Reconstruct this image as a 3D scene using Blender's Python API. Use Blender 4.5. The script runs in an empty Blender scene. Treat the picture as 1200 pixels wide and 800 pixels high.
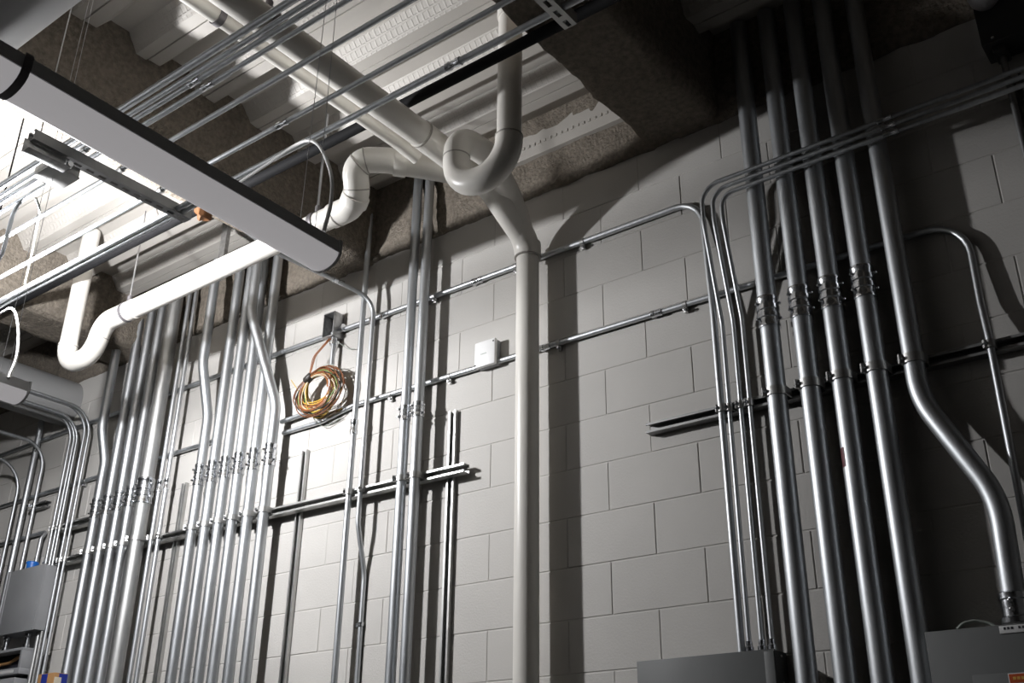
import bpy, bmesh, math, random
from mathutils import Vector, Matrix
random.seed(7)
scene = bpy.context.scene
COL = scene.collection

# ------------------------------------------------------------------ camera
CAM = Vector((2.16138, -3.43885, 1.68458))
YAW, PIT, ROL, FPX = -0.65857, 0.438645, 0.010864, 1227.21
cy, sy, cp, sp, cr, sr = math.cos(YAW), math.sin(YAW), math.cos(PIT), math.sin(PIT), math.cos(ROL), math.sin(ROL)
FW = Vector((sy*cp, cy*cp, sp)); R0 = Vector((cy, -sy, 0.0)); U0 = R0.cross(FW)
RT = cr*R0 + sr*U0; UP = -sr*R0 + cr*U0
cd = bpy.data.cameras.new('camera'); cam = bpy.data.objects.new('camera', cd); COL.objects.link(cam)
cam.matrix_world = Matrix(((RT.x, UP.x, -FW.x, CAM.x), (RT.y, UP.y, -FW.y, CAM.y), (RT.z, UP.z, -FW.z, CAM.z), (0, 0, 0, 1)))
cd.sensor_width = 36.0; cd.lens = FPX*36/1200; cd.clip_start = 0.05; cd.clip_end = 60
scene.camera = cam

def ray(px, py):
    return FW + RT*((px-600)/FPX) - UP*((py-400)/FPX)
def Y(px, py, d):           # where the sight line meets the vertical plane d metres off the block wall
    D = ray(px, py); t = (-d-CAM.y)/D.y; return CAM + D*t
def Z(px, py, z):           # ... meets height z
    D = ray(px, py); t = (z-CAM.z)/D.z; return CAM + D*t

# ------------------------------------------------------------------ materials
def mat(name, col, rough=.5, metal=0., noise=0., nscale=20., bump=0., bscale=60., spec=.5, coat=0., emit=None, stretch=None, dist=.002):
    m = bpy.data.materials.new(name); m.use_nodes = True
    nt = m.node_tree; b = nt.nodes['Principled BSDF']
    b.inputs['Base Color'].default_value = (*col, 1); b.inputs['Roughness'].default_value = rough
    b.inputs['Metallic'].default_value = metal; b.inputs['Specular IOR Level'].default_value = spec
    b.inputs['Coat Weight'].default_value = coat
    if emit:
        b.inputs['Emission Color'].default_value = (*emit[0], 1); b.inputs['Emission Strength'].default_value = emit[1]
    tc = nt.nodes.new('ShaderNodeTexCoord')
    src = tc.outputs['Object']
    if stretch:
        mp = nt.nodes.new('ShaderNodeMapping'); mp.inputs['Scale'].default_value = stretch
        nt.links.new(src, mp.inputs['Vector']); src = mp.outputs['Vector']
    if noise:
        n = nt.nodes.new('ShaderNodeTexNoise'); n.inputs['Scale'].default_value = nscale; n.inputs['Detail'].default_value = 5
        nt.links.new(src, n.inputs['Vector'])
        r = nt.nodes.new('ShaderNodeValToRGB')
        r.color_ramp.elements[0].position = .3; r.color_ramp.elements[1].position = .7
        r.color_ramp.elements[0].color = (*[max(0, c*(1-noise)) for c in col], 1)
        r.color_ramp.elements[1].color = (*[min(1, c*(1+noise*.6)) for c in col], 1)
        nt.links.new(n.outputs['Fac'], r.inputs['Fac']); nt.links.new(r.outputs['Color'], b.inputs['Base Color'])
        mr = nt.nodes.new('ShaderNodeMapRange'); mr.inputs[3].default_value = max(0, rough-.07); mr.inputs[4].default_value = min(1, rough+.09)
        nt.links.new(n.outputs['Fac'], mr.inputs[0]); nt.links.new(mr.outputs[0], b.inputs['Roughness'])
    if bump:
        n2 = nt.nodes.new('ShaderNodeTexNoise'); n2.inputs['Scale'].default_value = bscale; n2.inputs['Detail'].default_value = 6
        nt.links.new(src, n2.inputs['Vector'])
        bp = nt.nodes.new('ShaderNodeBump'); bp.inputs['Strength'].default_value = bump; bp.inputs['Distance'].default_value = dist
        nt.links.new(n2.outputs['Fac'], bp.inputs['Height']); nt.links.new(bp.outputs['Normal'], b.inputs['Normal'])
    return m

M = {}
M['block'] = mat('painted_block', (.575, .558, .532), .62, noise=.05, nscale=3, bump=.55, bscale=110, spec=.25)
M['emt'] = mat('zinc_tube', (.55, .57, .59), .47, 1., noise=.10, nscale=9, stretch=(6, 6, .7))
M['emt2'] = mat('dull_zinc_tube', (.52, .525, .52), .5, 1., noise=.16, nscale=12, stretch=(6, 6, .7))
M['shiny'] = mat('bright_zinc', (.72, .74, .77), .2, 1., noise=.12, nscale=60)
M['strut'] = mat('strut_zinc', (.50, .50, .49), .45, 1., noise=.12, nscale=14)
M['dark_strut'] = mat('dark_strut_zinc', (.30, .30, .30), .5, .8, noise=.15, nscale=14)
M['pvc'] = mat('white_pvc', (.80, .775, .725), .33, noise=.03, nscale=6, spec=.45)
M['pvc_seam'] = mat('pvc_joint_glue', (.38, .36, .33), .5, noise=.1, nscale=20)
M['strapgrey'] = mat('grey_strap', (.19, .18, .19), .5, .5, noise=.1)
M['deck'] = mat('painted_deck', (.50, .475, .44), .6, noise=.04, nscale=5, bump=.15, bscale=40)
M['foam'] = mat('sprayed_fireproofing', (.235, .205, .17), .95, noise=.28, nscale=45, bump=1., bscale=70, spec=.1, dist=.012)
M['black'] = mat('black_pipe', (.014, .014, .015), .75, noise=.2, nscale=15, spec=.12)
M['housing'] = mat('fixture_white', (.75, .75, .76), .45, noise=.04)
M['lens'] = mat('frosted_lens_added_glow', (.66, .63, .66), .45, noise=.02, nscale=4, emit=((1, .965, .985), .27))  # faint emission added so the lens reads as an even grey
M['white'] = mat('white_plastic', (.86, .86, .86), .4, noise=.02)
M['cord'] = mat('white_cord', (.75, .75, .74), .45, noise=.03)
M['panel'] = mat('grey_enamel', (.095, .10, .10), .55, noise=.06, nscale=7, bump=.08, bscale=90)
M['panel2'] = mat('light_grey_enamel', (.27, .275, .285), .45, noise=.06, nscale=7, bump=.08, bscale=90)
M['darkbox'] = mat('dark_enamel', (.05, .05, .05), .5, noise=.1)
M['jbox'] = mat('spangled_zinc', (.42, .42, .42), .42, .9, noise=.25, nscale=45)
M['duct'] = mat('painted_duct', (.30, .30, .30), .5, noise=.05, nscale=5)
M['floor'] = mat('concrete_floor', (.09, .088, .083), .7, noise=.12, nscale=3, bump=.1)
M['wallpaint'] = mat('painted_wall', (.09, .088, .084), .7, noise=.05, nscale=3)
M['ink'] = mat('dark_ink', (.03, .03, .04), .6, noise=.05)
M['orange'] = mat('orange_label', (.55, .09, .02), .5, noise=.05)
M['yellow_ink'] = mat('yellow_print', (.75, .45, .1), .5, noise=.05)
M['paper'] = mat('white_label', (.62, .62, .62), .5, noise=.03)
M['blue'] = mat('blue_plastic', (.01, .13, .50), .4, noise=.05)
M['card'] = mat('brown_card', (.30, .16, .06), .75, noise=.1)
M['cardblue'] = mat('blue_print', (.01, .025, .22), .6, noise=.08)
M['cream'] = mat('cream_print', (.55, .50, .40), .7, noise=.08)
M['brown'] = mat('brown_tape', (.20, .085, .03), .6, noise=.3, nscale=30, bump=.5)
M['wire'] = mat('steel_wire', (.55, .55, .56), .4, .8, noise=.1)
for nm, c in dict(w_orange=(.42, .15, .05), w_brown=(.20, .075, .03), w_yellow=(.62, .40, .06), w_green=(.20, .30, .10), w_cream=(.60, .52, .38), w_grey=(.42, .46, .42), w_black=(.03, .025, .02)).items():
    M[nm] = mat(nm+'_insulation', c, .45, noise=.08)
M['bulb'] = mat('lit_bulb', (1, 1, 1), .5, noise=0, emit=((.985, .985, 1.0), 3050.0))
M['glassy'] = mat('opal_glass', (.55, .54, .56), .3, noise=.03)

# deck webs carry stamped dashes
def deck_web():
    m = mat('embossed_web', (.53, .505, .47), .6)
    nt = m.node_tree; b = nt.nodes['Principled BSDF']
    tc = nt.nodes.new('ShaderNodeTexCoord'); mp = nt.nodes.new('ShaderNodeMapping')
    mp.inputs['Scale'].default_value = (26, 34, 34)
    v = nt.nodes.new('ShaderNodeTexBrick'); v.offset = .5
    v.inputs['Scale'].default_value = 1; v.inputs['Mortar Size'].default_value = .14; v.inputs['Brick Width'].default_value = .8; v.inputs['Row Height'].default_value = .9
    v.inputs['Mortar Smooth'].default_value = .4
    nt.links.new(tc.outputs['Object'], mp.inputs[0]); nt.links.new(mp.outputs[0], v.inputs['Vector'])
    bp = nt.nodes.new('ShaderNodeBump'); bp.inputs['Strength'].default_value = .6; bp.inputs['Distance'].default_value = .005
    nt.links.new(v.outputs['Fac'], bp.inputs['Height']); nt.links.new(bp.outputs[0], b.inputs['Normal'])
    return m
M['web'] = deck_web()

# ------------------------------------------------------------------ mesh helpers
def link(name, bm, m, parent=None, smooth=True, ang=40):
    me = bpy.data.meshes.new(name)
    bmesh.ops.recalc_face_normals(bm, faces=bm.faces[:])
    bm.to_mesh(me); bm.free()
    for mm in (m if isinstance(m, (list, tuple)) else [m]): me.materials.append(mm)
    if smooth:
        me.shade_smooth()
        try: me.set_sharp_from_angle(angle=math.radians(ang))
        except Exception: pass
    o = bpy.data.objects.new(name, me); COL.objects.link(o)
    if parent:
        o.parent = parent; o.matrix_parent_inverse = parent.matrix_world.inverted()
    return o

def tag(o, label, cat, group=None):
    o['label'] = label; o['category'] = cat
    if group: o['group'] = group
    return o

def thing(name, label, cat, loc, group=None):
    o = bpy.data.objects.new(name, None); COL.objects.link(o); o.empty_display_size = .05
    o.matrix_world = Matrix.Translation(Vector(loc))
    return tag(o, label, cat, group)

def struct(o):
    o['kind'] = 'structure'; return o

def fillet(pts, rad, n=7):
    pts = [Vector(p) for p in pts]
    if not isinstance(rad, (list, tuple)): rad = [rad]*len(pts)
    out = [pts[0]]
    for i in range(1, len(pts)-1):
        p, a, b = pts[i], pts[i-1], pts[i+1]
        u = (a-p); v = (b-p); lu, lv = u.length, v.length; u.normalize(); v.normalize()
        ang = u.angle(v)
        if ang > math.pi-.01 or rad[i] <= 0: out.append(p); continue
        t = min(rad[i]/math.tan(ang/2), lu*(.98 if i == 1 else .49), lv*(.98 if i == len(pts)-2 else .49)); r = t*math.tan(ang/2)
        bis = (u+v).normalized(); c = p + bis*(r/math.sin(ang/2))
        s = p+u*t; e = p+v*t
        for k in range(n+1):
            q = s.lerp(e, k/n); d = (q-c)
            w = k/n
            a0 = (s-c); a1 = (e-c); om = a0.angle(a1)
            out.append(c + (a0*math.sin((1-w)*om)+a1*math.sin(w*om))/math.sin(om))
    out.append(pts[-1])
    return out

def sweep(bm, path, r, seg=16, cap=True, mi=0):
    rings = []; prev = None
    n = len(path)
    for i, p in enumerate(path):
        if i == 0: t = path[1]-path[0]
        elif i == n-1: t = path[-1]-path[-2]
        else: t = (path[i+1]-p).normalized()+(p-path[i-1]).normalized()
        t = t.normalized()
        if prev is None:
            ref = Vector((0, 0, 1)) if abs(t.z) < .9 else Vector((1, 0, 0))
            nrm = t.cross(ref).normalized()
        else:
            nrm = (prev - t*prev.dot(t)).normalized()
        prev = nrm; bn = t.cross(nrm)
        rr = r[i] if isinstance(r, (list, tuple)) else r
        rings.append([bm.verts.new(p+(nrm*math.cos(2*math.pi*k/seg)+bn*math.sin(2*math.pi*k/seg))*rr) for k in range(seg)])
    for a, b in zip(rings, rings[1:]):
        for k in range(seg):
            f = bm.faces.new((a[k], a[(k+1) % seg], b[(k+1) % seg], b[k])); f.material_index = mi
    if cap:
        f = bm.faces.new(rings[0][::-1]); f.material_index = mi
        f = bm.faces.new(rings[-1]); f.material_index = mi
    return bm

def tube(name, pts, r, m, parent=None, rad=0., seg=16, n=7):
    bm = bmesh.new(); sweep(bm, fillet(pts, rad, n), r, seg); return link(name, bm, m, parent)

def lathe(bm, c, ax, prof, seg=20, mi=0):
    """prof: list of (t along axis, radius)"""
    ax = Vector(ax).normalized(); c = Vector(c)
    path = [c+ax*t for t, r in prof]
    ref = Vector((0, 0, 1)) if abs(ax.z) < .9 else Vector((1, 0, 0))
    nrm = ax.cross(ref).normalized(); bn = ax.cross(nrm)
    rings = [[bm.verts.new(p+(nrm*math.cos(2*math.pi*k/seg)+bn*math.sin(2*math.pi*k/seg))*max(r, 1e-4)) for k in range(seg)] for p, (t, r) in zip(path, prof)]
    for a, b in zip(rings, rings[1:]):
        for k in range(seg):
            f = bm.faces.new((a[k], a[(k+1) % seg], b[(k+1) % seg], b[k])); f.material_index = mi
    bm.faces.new(rings[0][::-1]).material_index = mi; bm.faces.new(rings[-1]).material_index = mi

def box(bm, lo, hi, bev=0., mi=0):
    lo, hi = Vector(lo), Vector(hi)
    r = bmesh.ops.create_cube(bm, size=1)
    vs = r['verts']
    for v in vs:
        v.co = Vector((lo[i]+(v.co[i]+.5)*(hi[i]-lo[i]) for i in range(3)))
    fs = {f for v in vs for f in v.link_faces}
    for f in fs: f.material_index = mi
    if bev:
        es = list({e for v in vs for e in v.link_edges})
        bmesh.ops.bevel(bm, geom=es, offset=bev, segments=2, profile=.5, affect='EDGES')

def boxo(name, lo, hi, m, parent=None, bev=.002):
    bm = bmesh.new(); box(bm, lo, hi, bev); return link(name, bm, m, parent, ang=30)

def prism(bm, poly, a, b, mi=0):
    """poly: list of Vectors (a closed outline); a,b: offsets added for both ends"""
    A = [bm.verts.new(p+a) for p in poly]; B = [bm.verts.new(p+b) for p in poly]
    n = len(poly)
    for k in range(n):
        bm.faces.new((A[k], A[(k+1) % n], B[(k+1) % n], B[k])).material_index = mi
    bm.faces.new(A[::-1]).material_index = mi; bm.faces.new(B).material_index = mi

# ------------------------------------------------------------------ room shell
BW, BH = .4064, .2032
def block_wall():
    bm = bmesh.new()
    x0, x1, ztop = -9.0, 3.6, 4.85
    g, dp = .0042, .0024
    rnd = random.Random(3)
    nrow = int(ztop/BH)+1
    for k in range(nrow):
        r = k+1-11                       # course index used in the survey
        off = 0. if r % 2 == 0 else .5
        c = math.floor(x0/BW-off)
        z0, z1 = k*BH, (k+1)*BH
        while True:
            xa = (c+off)*BW; xb = xa+BW; c += 1
            if xb < x0: continue
            if xa > x1: break
            yo = rnd.uniform(-.0008, .0004); tl = rnd.uniform(-.0004, .0004)
            o = [bm.verts.new((x, dp, z)) for x, z in ((xa, z0), (xb, z0), (xb, z1), (xa, z1))]
            m1 = [bm.verts.new((x, dp, z)) for x, z in ((xa+g*.5, z0+g*.5), (xb-g*.5, z0+g*.5), (xb-g*.5, z1-g*.5), (xa+g*.5, z1-g*.5))]
            i = [bm.verts.new((x, yo+s*tl, z)) for x, z, s in ((xa+g, z0+g, 1), (xb-g, z0+g, -1), (xb-g, z1-g, -1), (xa+g, z1-g, 1))]
            for q in range(4):
                w = (q+1) % 4
                bm.faces.new((o[q], o[w], m1[w], m1[q])); bm.faces.new((m1[q], m1[w], i[w], i[q]))
            bm.faces.new(i)
    # solid backing
    box(bm, (x0-.1, .006, -.1), (x1+.1, .2, 4.95))
    o = link('wall_back', bm, M['block'], smooth=False); struct(o); o['label'] = 'grey-white painted concrete block wall'
    return o
block_wall()
XL, XR, YF, ZD = -9.0, 3.6, -8.0, 4.78
struct(boxo('floor', (XL-.1, YF-.1, -.15), (XR+.1, .2, 0), M['floor'], bev=0))
struct(boxo('wall_left', (XL-.2, YF, 0), (XL, 0, 4.95), M['wallpaint'], bev=0))
struct(boxo('wall_right', (XR, YF, 0), (XR+.2, 0, 4.95), M['wallpaint'], bev=0))
struct(boxo('wall_front', (XL, YF-.2, 0), (XR, YF, 4.95), M['wallpaint'], bev=0))

def deck():
    bm = bmesh.new()
    P = .3150; yc = -.42                  # centre of one upward flute
    pr = []                               # y, z, material of the strip that follows
    # clean monotonic profile: flute top, web, rib bottom (with a seam line), web
    prof = []
    y = yc+2*P
    while y > YF-.4:
        prof += [(y+.045, ZD+.072, 0), (y-.045, ZD+.072, 1), (y-.095, ZD, 0), (y-.150, ZD, 0), (y-.151, ZD+.012, 0), (y-.156, ZD+.012, 0), (y-.157, ZD-.001, 0), (y-.210, ZD-.001, 1)]
        y -= P
    A = [bm.verts.new((XL-.1, a, z)) for a, z, m in prof]; B = [bm.verts.new((XR+.1, a, z)) for a, z, m in prof]
    for q in range(len(prof)-1):
        f = bm.faces.new((A[q], B[q], B[q+1], A[q+1])); f.material_index = prof[q][2]
    o = link('ceiling', bm, [M['deck'], M['web']], smooth=False); struct(o); o['label'] = 'white corrugated metal ceiling deck'
    struct(boxo('trim_1', (XL-.2, YF-.2, 4.865), (XR+.2, .2, 5.0), M['floor'], bev=0))
deck()

def fireproof(name, outline, axis, a, b, amp=.012, step=.03):
    """outline: open list of (u,z); swept along axis 'x' or 'y' from a to b with lumpy noise"""
    bm = bmesh.new()
    from mathutils import noise
    # refine the outline
    fine = []
    for p, q in zip(outline, outline[1:]):
        L = math.hypot(q[0]-p[0], q[1]-p[1]); n = max(1, int(L/step))
        for k in range(n): fine.append((p[0]+(q[0]-p[0])*k/n, p[1]+(q[1]-p[1])*k/n))
    fine.append(outline[-1])
    n = int((b-a)/step)
    grid = []
    for i in range(n+1):
        s = a+(b-a)*i/n; row = []
        for j, (u, z) in enumerate(fine):
            co = Vector((s, u, z)) if axis == 'x' else Vector((u, s, z))
            if 0 < j < len(fine)-1:
                d = Vector((noise.noise(co*9), noise.noise(co*9+Vector((7, 3, 1))), noise.noise(co*9+Vector((1, 8, 4)))))*amp
                d += Vector((noise.noise(co*31), noise.noise(co*31+Vector((7, 3, 1))), noise.noise(co*31+Vector((1, 8, 4)))))*amp*.55
                co = co+d
            row.append(bm.verts.new(co))
        grid.append(row)
    for r0, r1 in zip(grid, grid[1:]):
        for j in range(len(fine)-1):
            bm.faces.new((r0[j], r0[j+1], r1[j+1], r1[j]))
    o = link(name, bm, M['foam'], ang=180); return struct(o)
# along the wall top and the four fireproofed beams that run towards the wall
o = fireproof('trim_2', [(.03, 4.46), (-.010, 4.452), (-.026, 4.475), (-.034, 4.56), (-.036, 4.68), (-.06, 4.77), (-.08, 4.86)], 'x', -6.5, 3.2); o['label'] = 'lumpy fireproofing along the top of the block wall'
def beam(nm, xl, xr, zb, y0=-4.6):
    o = fireproof(nm, [(xl-.02, 4.86), (xl, 4.72), (xl+.015, zb+.04), (xl+.05, zb), (xr-.05, zb), (xr-.015, zb+.04), (xr, 4.72), (xr+.02, 4.86)], 'y', y0, .0)
    o['label'] = 'ceiling beam covered in rough grey-brown fireproofing'
beam('beam_1', -3.86, -3.44, 4.46)
beam('beam_2', -1.80, -1.40, 4.44)
beam('beam_3', .24, .64, 4.46)
beam('beam_4', 2.20, 2.60, 4.45)

bm = bmesh.new()
box(bm, (-.55, -.062, 4.645), (.30, -.03, 4.80), .002)
for k in range(26): box(bm, (-.53+k*.032, -.066, 4.70), (-.514+k*.032, -.06, 4.716), .001)
o = link('trim_3', bm, M['deck'], smooth=False); struct(o); o['label'] = 'white metal closure strip between the ceiling deck and the block wall'
# ------------------------------------------------------------------ fittings
def coupling(parent, c, ax, r, L=None, label=None, kind='big'):
    bm = bmesh.new(); ax = Vector(ax).normalized()
    if kind == 'big':
        L = L or .115; h = L/2
        pr = [(-h, r*1.02), (-h, r*1.14), (-h+.010, r*1.17), (-h+.016, r*1.10), (-h*.45, r*1.09), (-h*.40, r*1.20), (-h*.12, r*1.20), (-h*.06, r*1.08), (h*.06, r*1.08), (h*.12, r*1.20), (h*.40, r*1.20), (h*.45, r*1.09), (h-.016, r*1.10), (h-.010, r*1.17), (h, r*1.14), (h, r*1.02)]
        lathe(bm, c, ax, pr, 18)
        # screw heads
        side = ax.cross(Vector((0, 1, 0)))
        side = side.normalized() if side.length > .1 else Vector((1, 0, 0))
        for s in (-.25, .25):
            for d in (-side, (Vector((0, -1, 0))*.8+side*.6).normalized()):
                lathe(bm, Vector(c)+ax*(L*s)+d*r*1.12, d, [(0, .006), (.010, .006), (.012, .004)], 8)
    else:
        L = L or .05; h = L/2
        lathe(bm, c, ax, [(-h, r*1.05), (-h, r*1.30), (-h*.45, r*1.32), (-h*.35, r*1.16), (h*.35, r*1.16), (h*.45, r*1.32), (h, r*1.30), (h, r*1.05)], 14)
    return link('coupling', bm, M['shiny'], parent, ang=35)

def strut_strap(parent, x, z, dback, dc, r, w=.028, th=.004, side=-1, big=True):
    """band round the front of an upright tube, feet on the strut, bolt at one shoulder"""
    bm = bmesh.new()
    N = 16; ri, ro = r+.0005, r+th+.001
    def ring(rr): return [(x-math.cos(math.pi*k/N)*rr, -dc-math.sin(math.pi*k/N)*rr) for k in range(N+1)]
    inn, out = ring(ri), ring(ro)
    inn = [(inn[0][0], -dback)]+inn+[(inn[-1][0], -dback)]
    out = [(out[0][0], -dback)]+out+[(out[-1][0], -dback)]
    lo = [[bm.verts.new((a, b, z-w/2)) for a, b in q] for q in (inn, out)]; hi = [[bm.verts.new((a, b, z+w/2)) for a, b in q] for q in (inn, out)]
    for k in range(len(inn)-1):
        bm.faces.new((lo[1][k], lo[1][k+1], hi[1][k+1], hi[1][k])); bm.faces.new((lo[0][k+1], lo[0][k], hi[0][k], hi[0][k+1]))
        bm.faces.new((hi[0][k], hi[1][k], hi[1][k+1], hi[0][k+1])); bm.faces.new((lo[1][k], lo[0][k], lo[0][k+1], lo[1][k+1]))
    # ear
    ex = x+side*(r*.75); ey = -dc-r*.72
    ed = Vector((side*.7, -.7, 0)).normalized(); el = .018 if big else .012
    pd = Vector((ed.y, -ed.x, 0))
    poly = [Vector((ex, ey, 0))+ed*a+pd*b for a, b in ((0, -.005), (el, -.005), (el, .005), (0, .005))]
    prism(bm, poly, Vector((0, 0, z-w/2)), Vector((0, 0, z+w/2)))
    s = link('strap', bm, M['strut'], parent, ang=35)
    bm = bmesh.new(); c = Vector((ex, ey, z))+ed*el*.6
    hl = .016 if big else .011
    lathe(bm, c, pd, [(-hl, .0055), (-hl+.004, .007), (-.006, .007), (.006, .007), (hl, .0055)], 6)
    link('bolt', bm, M['shiny'], s, smooth=False)
    return s

def hang_clamp(parent, p, r, drop=True):
    """mini strap on a level wall conduit with a bolt below"""
    bm = bmesh.new(); p = Vector(p)
    lathe(bm, p, (1, 0, 0), [(-.009, r*1.02), (-.009, r*1.22), (.009, r*1.22), (.009, r*1.02)], 16)
    box(bm, (p.x-.008, p.y, p.z-r-.022), (p.x+.008, -.003, p.z-r*.4), .001)
    c = link('clamp', bm, M['strut'], parent, ang=35)
    bm = bmesh.new(); lathe(bm, p+Vector((0, -r*.6, -r-.012)), (0, 1, 0), [(-.008, .004), (-.007, .007), (.004, .007), (.012, .004)], 8)
    link('bolt', bm, M['shiny'], c, ang=35)

def conduit(label, pts, r, rad=.15, coup=(), m='emt', group=None, seg=16, name='steel_conduit', small=False, loc=None):
    t = thing(name, label, 'conduit', loc or pts[-1], group)
    t.empty_display_size = .02
    tube('tube', pts, r, M[m], t, rad, seg)
    for c, ax in coup: coupling(t, c, ax, r, kind='small' if small else 'big')
    return t

def channel(label, a, b, up, name='strut_channel', W=.0413, H=.0413, lip=.0095, th=.0026, slots=True, m='strut', group=None, smooth=False):
    """C channel from a to b (back centre line); 'up' = direction its open face looks"""
    a, b, up = Vector(a), Vector(b), Vector(up).normalized()
    ax = (b-a); L = ax.length; ax.normalize(); sd = ax.cross(up).normalized()
    bm = bmesh.new()
    def P(u, v, s): return a+ax*s+sd*u+up*v
    h = W/2
    outer = [(-h, 0), (-h, H), (-h+lip, H), (-h+lip, H-.006), (-h+lip-th, H-.006), (-h+lip-th, H-th), (-h+th, H-th), (-h+th, 0)]
    for sgn in (1, -1):
        poly = [a+sd*(u*sgn)+up*v for u, v in outer]
        prism(bm, poly, ax*0, ax*L)
    # back with slots
    s = 0.; pitch, sl, sw = .0508, .030, .007
    def slab(s0, s1, u0, u1):
        poly = [P(u0, 0, s0), P(u1, 0, s0), P(u1, th, s0), P(u0, th, s0)]
        prism(bm, poly, ax*0, ax*(s1-s0))
    if slots:
        while s < L-1e-6:
            e = min(s+pitch-sl, L); slab(s, e, -h+th, h-th)
            if e >= L: break
            f = min(e+sl, L); slab(e, f, -h+th, -sw); slab(e, f, sw, h-th); s = f
    else: slab(0, L, -h+th, h-th)
    o = link(name, bm, M[m], None, smooth=False)
    return tag(o, label, 'strut', group)

# ------------------------------------------------------------------ struts on the wall
ZS = 3.168
channel('upright steel strut behind the twin conduits in the middle of the wall', (-.829, -.0005, 1.6), (-.829, -.0005, 3.455), (0, -1, 0), H=.0206, slots=False, group='upright struts')
channel('upright steel strut just right of the thick left-hand conduit bank', (-1.835, -.0005, 1.6), (-1.835, -.0005, 3.467), (0, -1, 0), H=.0206, group='upright struts')
channel('upright steel strut between the two left-hand conduit banks', (-2.84, -.0005, 1.6), (-2.84, -.0005, 3.475), (0, -1, 0), H=.0206, group='upright struts')
channel('upright steel strut behind the five slim conduits at the left', (-3.98, -.0005, 1.6), (-3.98, -.0005, 2.62), (0, -1, 0), H=.0206, group='upright struts', m='dark_strut')
DM = .0625
channel('long level strut channel carrying the conduits left of the white downpipe', (-4.15, -.0212, ZS), (-.715, -.0212, ZS-.02), (0, -1, 0))
channel('level black strut channel carrying the conduits right of the white downpipe', (.205, -.0005, 3.135), (3.0, -.0005, 3.135), (0, -1, 0), slots=False, m='dark_strut')
channel('short strut stub holding the slim bent conduit at the far left', (-4.50, -.0005, 3.60), (-4.30, -.0005, 3.60), (0, -1, 0), m='dark_strut')

# ------------------------------------------------------------------ left bank of five
ordn = ['first', 'second', 'third', 'fourth', 'fifth', 'sixth']
RB = .0279
def xat(px, py, d): return Y(px, py, d).x
L1 = [xat(104.5, 640, .093), xat(117.5, 639, .093), xat(131, 636, .093), xat(144.5, 632, .093), xat(161.5, 629, .104)]
cz1 = [(105, 592), (117, 585), (129, 580), (143, 573)]
for i, x in enumerate(L1):
    r = RB if i < 4 else .043
    d = DM+r+.002
    names = ['leftmost of the five fat conduits in the left bank, kinked near its top',
             'second fat conduit from the left in the left bank', 'third fat conduit from the left in the left bank',
             'fourth fat conduit in the left bank, beside the widest one', 'widest conduit of the left bank, at its right end']
    if i == 0: pts = [(x, -d-.06, 4.84), (x, -d-.06, 3.93), (x, -d, 3.73), (x, -d, 0)]
    else: pts = [(x, -d, 4.84), (x, -d, 0)]
    t = conduit('steel conduit, '+names[i], pts, r, .25, m='emt2' if i == 4 else 'emt', group='fat conduits of the left bank', seg=20)
    coupling(t, (x, -d, 3.43+.004*i), (0, 0, 1), r, L=.12 if i < 4 else .15)
    strut_strap(t, x, ZS, DM, d, r)
# two slim ones
for i, px in enumerate((178, 186)):
    r = .0135; d = DM+r+.001; x = xat(px, 627, d)
    t = conduit('slim steel conduit, %s of the pair between the two left banks' % ('left' if i == 0 else 'right'), [(x, -d, 4.84), (x, -d, 0)], r, m='emt', group='pair of slim conduits between the left banks', seg=14)
    coupling(t, (x, -d, 3.47), (0, 0, 1), r, kind='small', L=.07)
    strut_strap(t, x, ZS, DM, d, r, side=1 if i else -1, big=False)
# second bank of six
L2 = [xat(px, py, DM+RB) for px, py in ((226, 615), (241.5, 612), (257, 609), (273, 605), (291, 600), (310, 596))]
nm2 = ['leftmost of the six conduits in the right-hand bank, kinked outwards near its top', 'second conduit from the left in the bank of six', 'third conduit from the left in the bank of six',
       'fourth conduit from the left in the bank of six', 'fifth conduit in the bank of six, behind the curving one', 'swan-necked conduit bending right at the end of the bank of six']
for i, x in enumerate(L2):
    r = RB; d = DM+r+.002
    if i == 0: pts = [(x, -d-.085, 4.84), (x, -d-.085, 4.10), (x, -d, 3.80), (x, -d, 0)]
    elif i == 5:
        a = Y(296, 312, .12); xs = Y(297, 345, .19).x; pts = [(xs, -.19, 4.84), (xs, -.19, 4.30), (x, -d, 3.74), (x, -d, 0)]
    else: pts = [(x, -d, 4.84), (x, -d, 0)]
    t = conduit('steel conduit, '+nm2[i], pts, r, .28, group='conduits in the bank of six', seg=20)
    coupling(t, (x, -d, 3.455), (0, 0, 1), r, L=.12)
    strut_strap(t, x, ZS-.008, DM, d, r)

qs = Z(266, 264, 4.77)
bm = bmesh.new(); poly = [Vector((qs.x-.022, qs.y, 4.84)), Vector((qs.x+.014, qs.y, 4.84)), Vector((qs.x+.026, qs.y, 4.74)), Vector((qs.x+.026, qs.y, 4.42)), Vector((qs.x-.022, qs.y, 4.42))]
prism(bm, poly, Vector((0, -.012, 0)), Vector((0, .012, 0)))
o = link('hanger_bracket', bm, M['jbox'], smooth=False); tag(o, 'short dull zinc bracket hanging from the ceiling just behind the white branch pipe', 'bracket')
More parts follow.
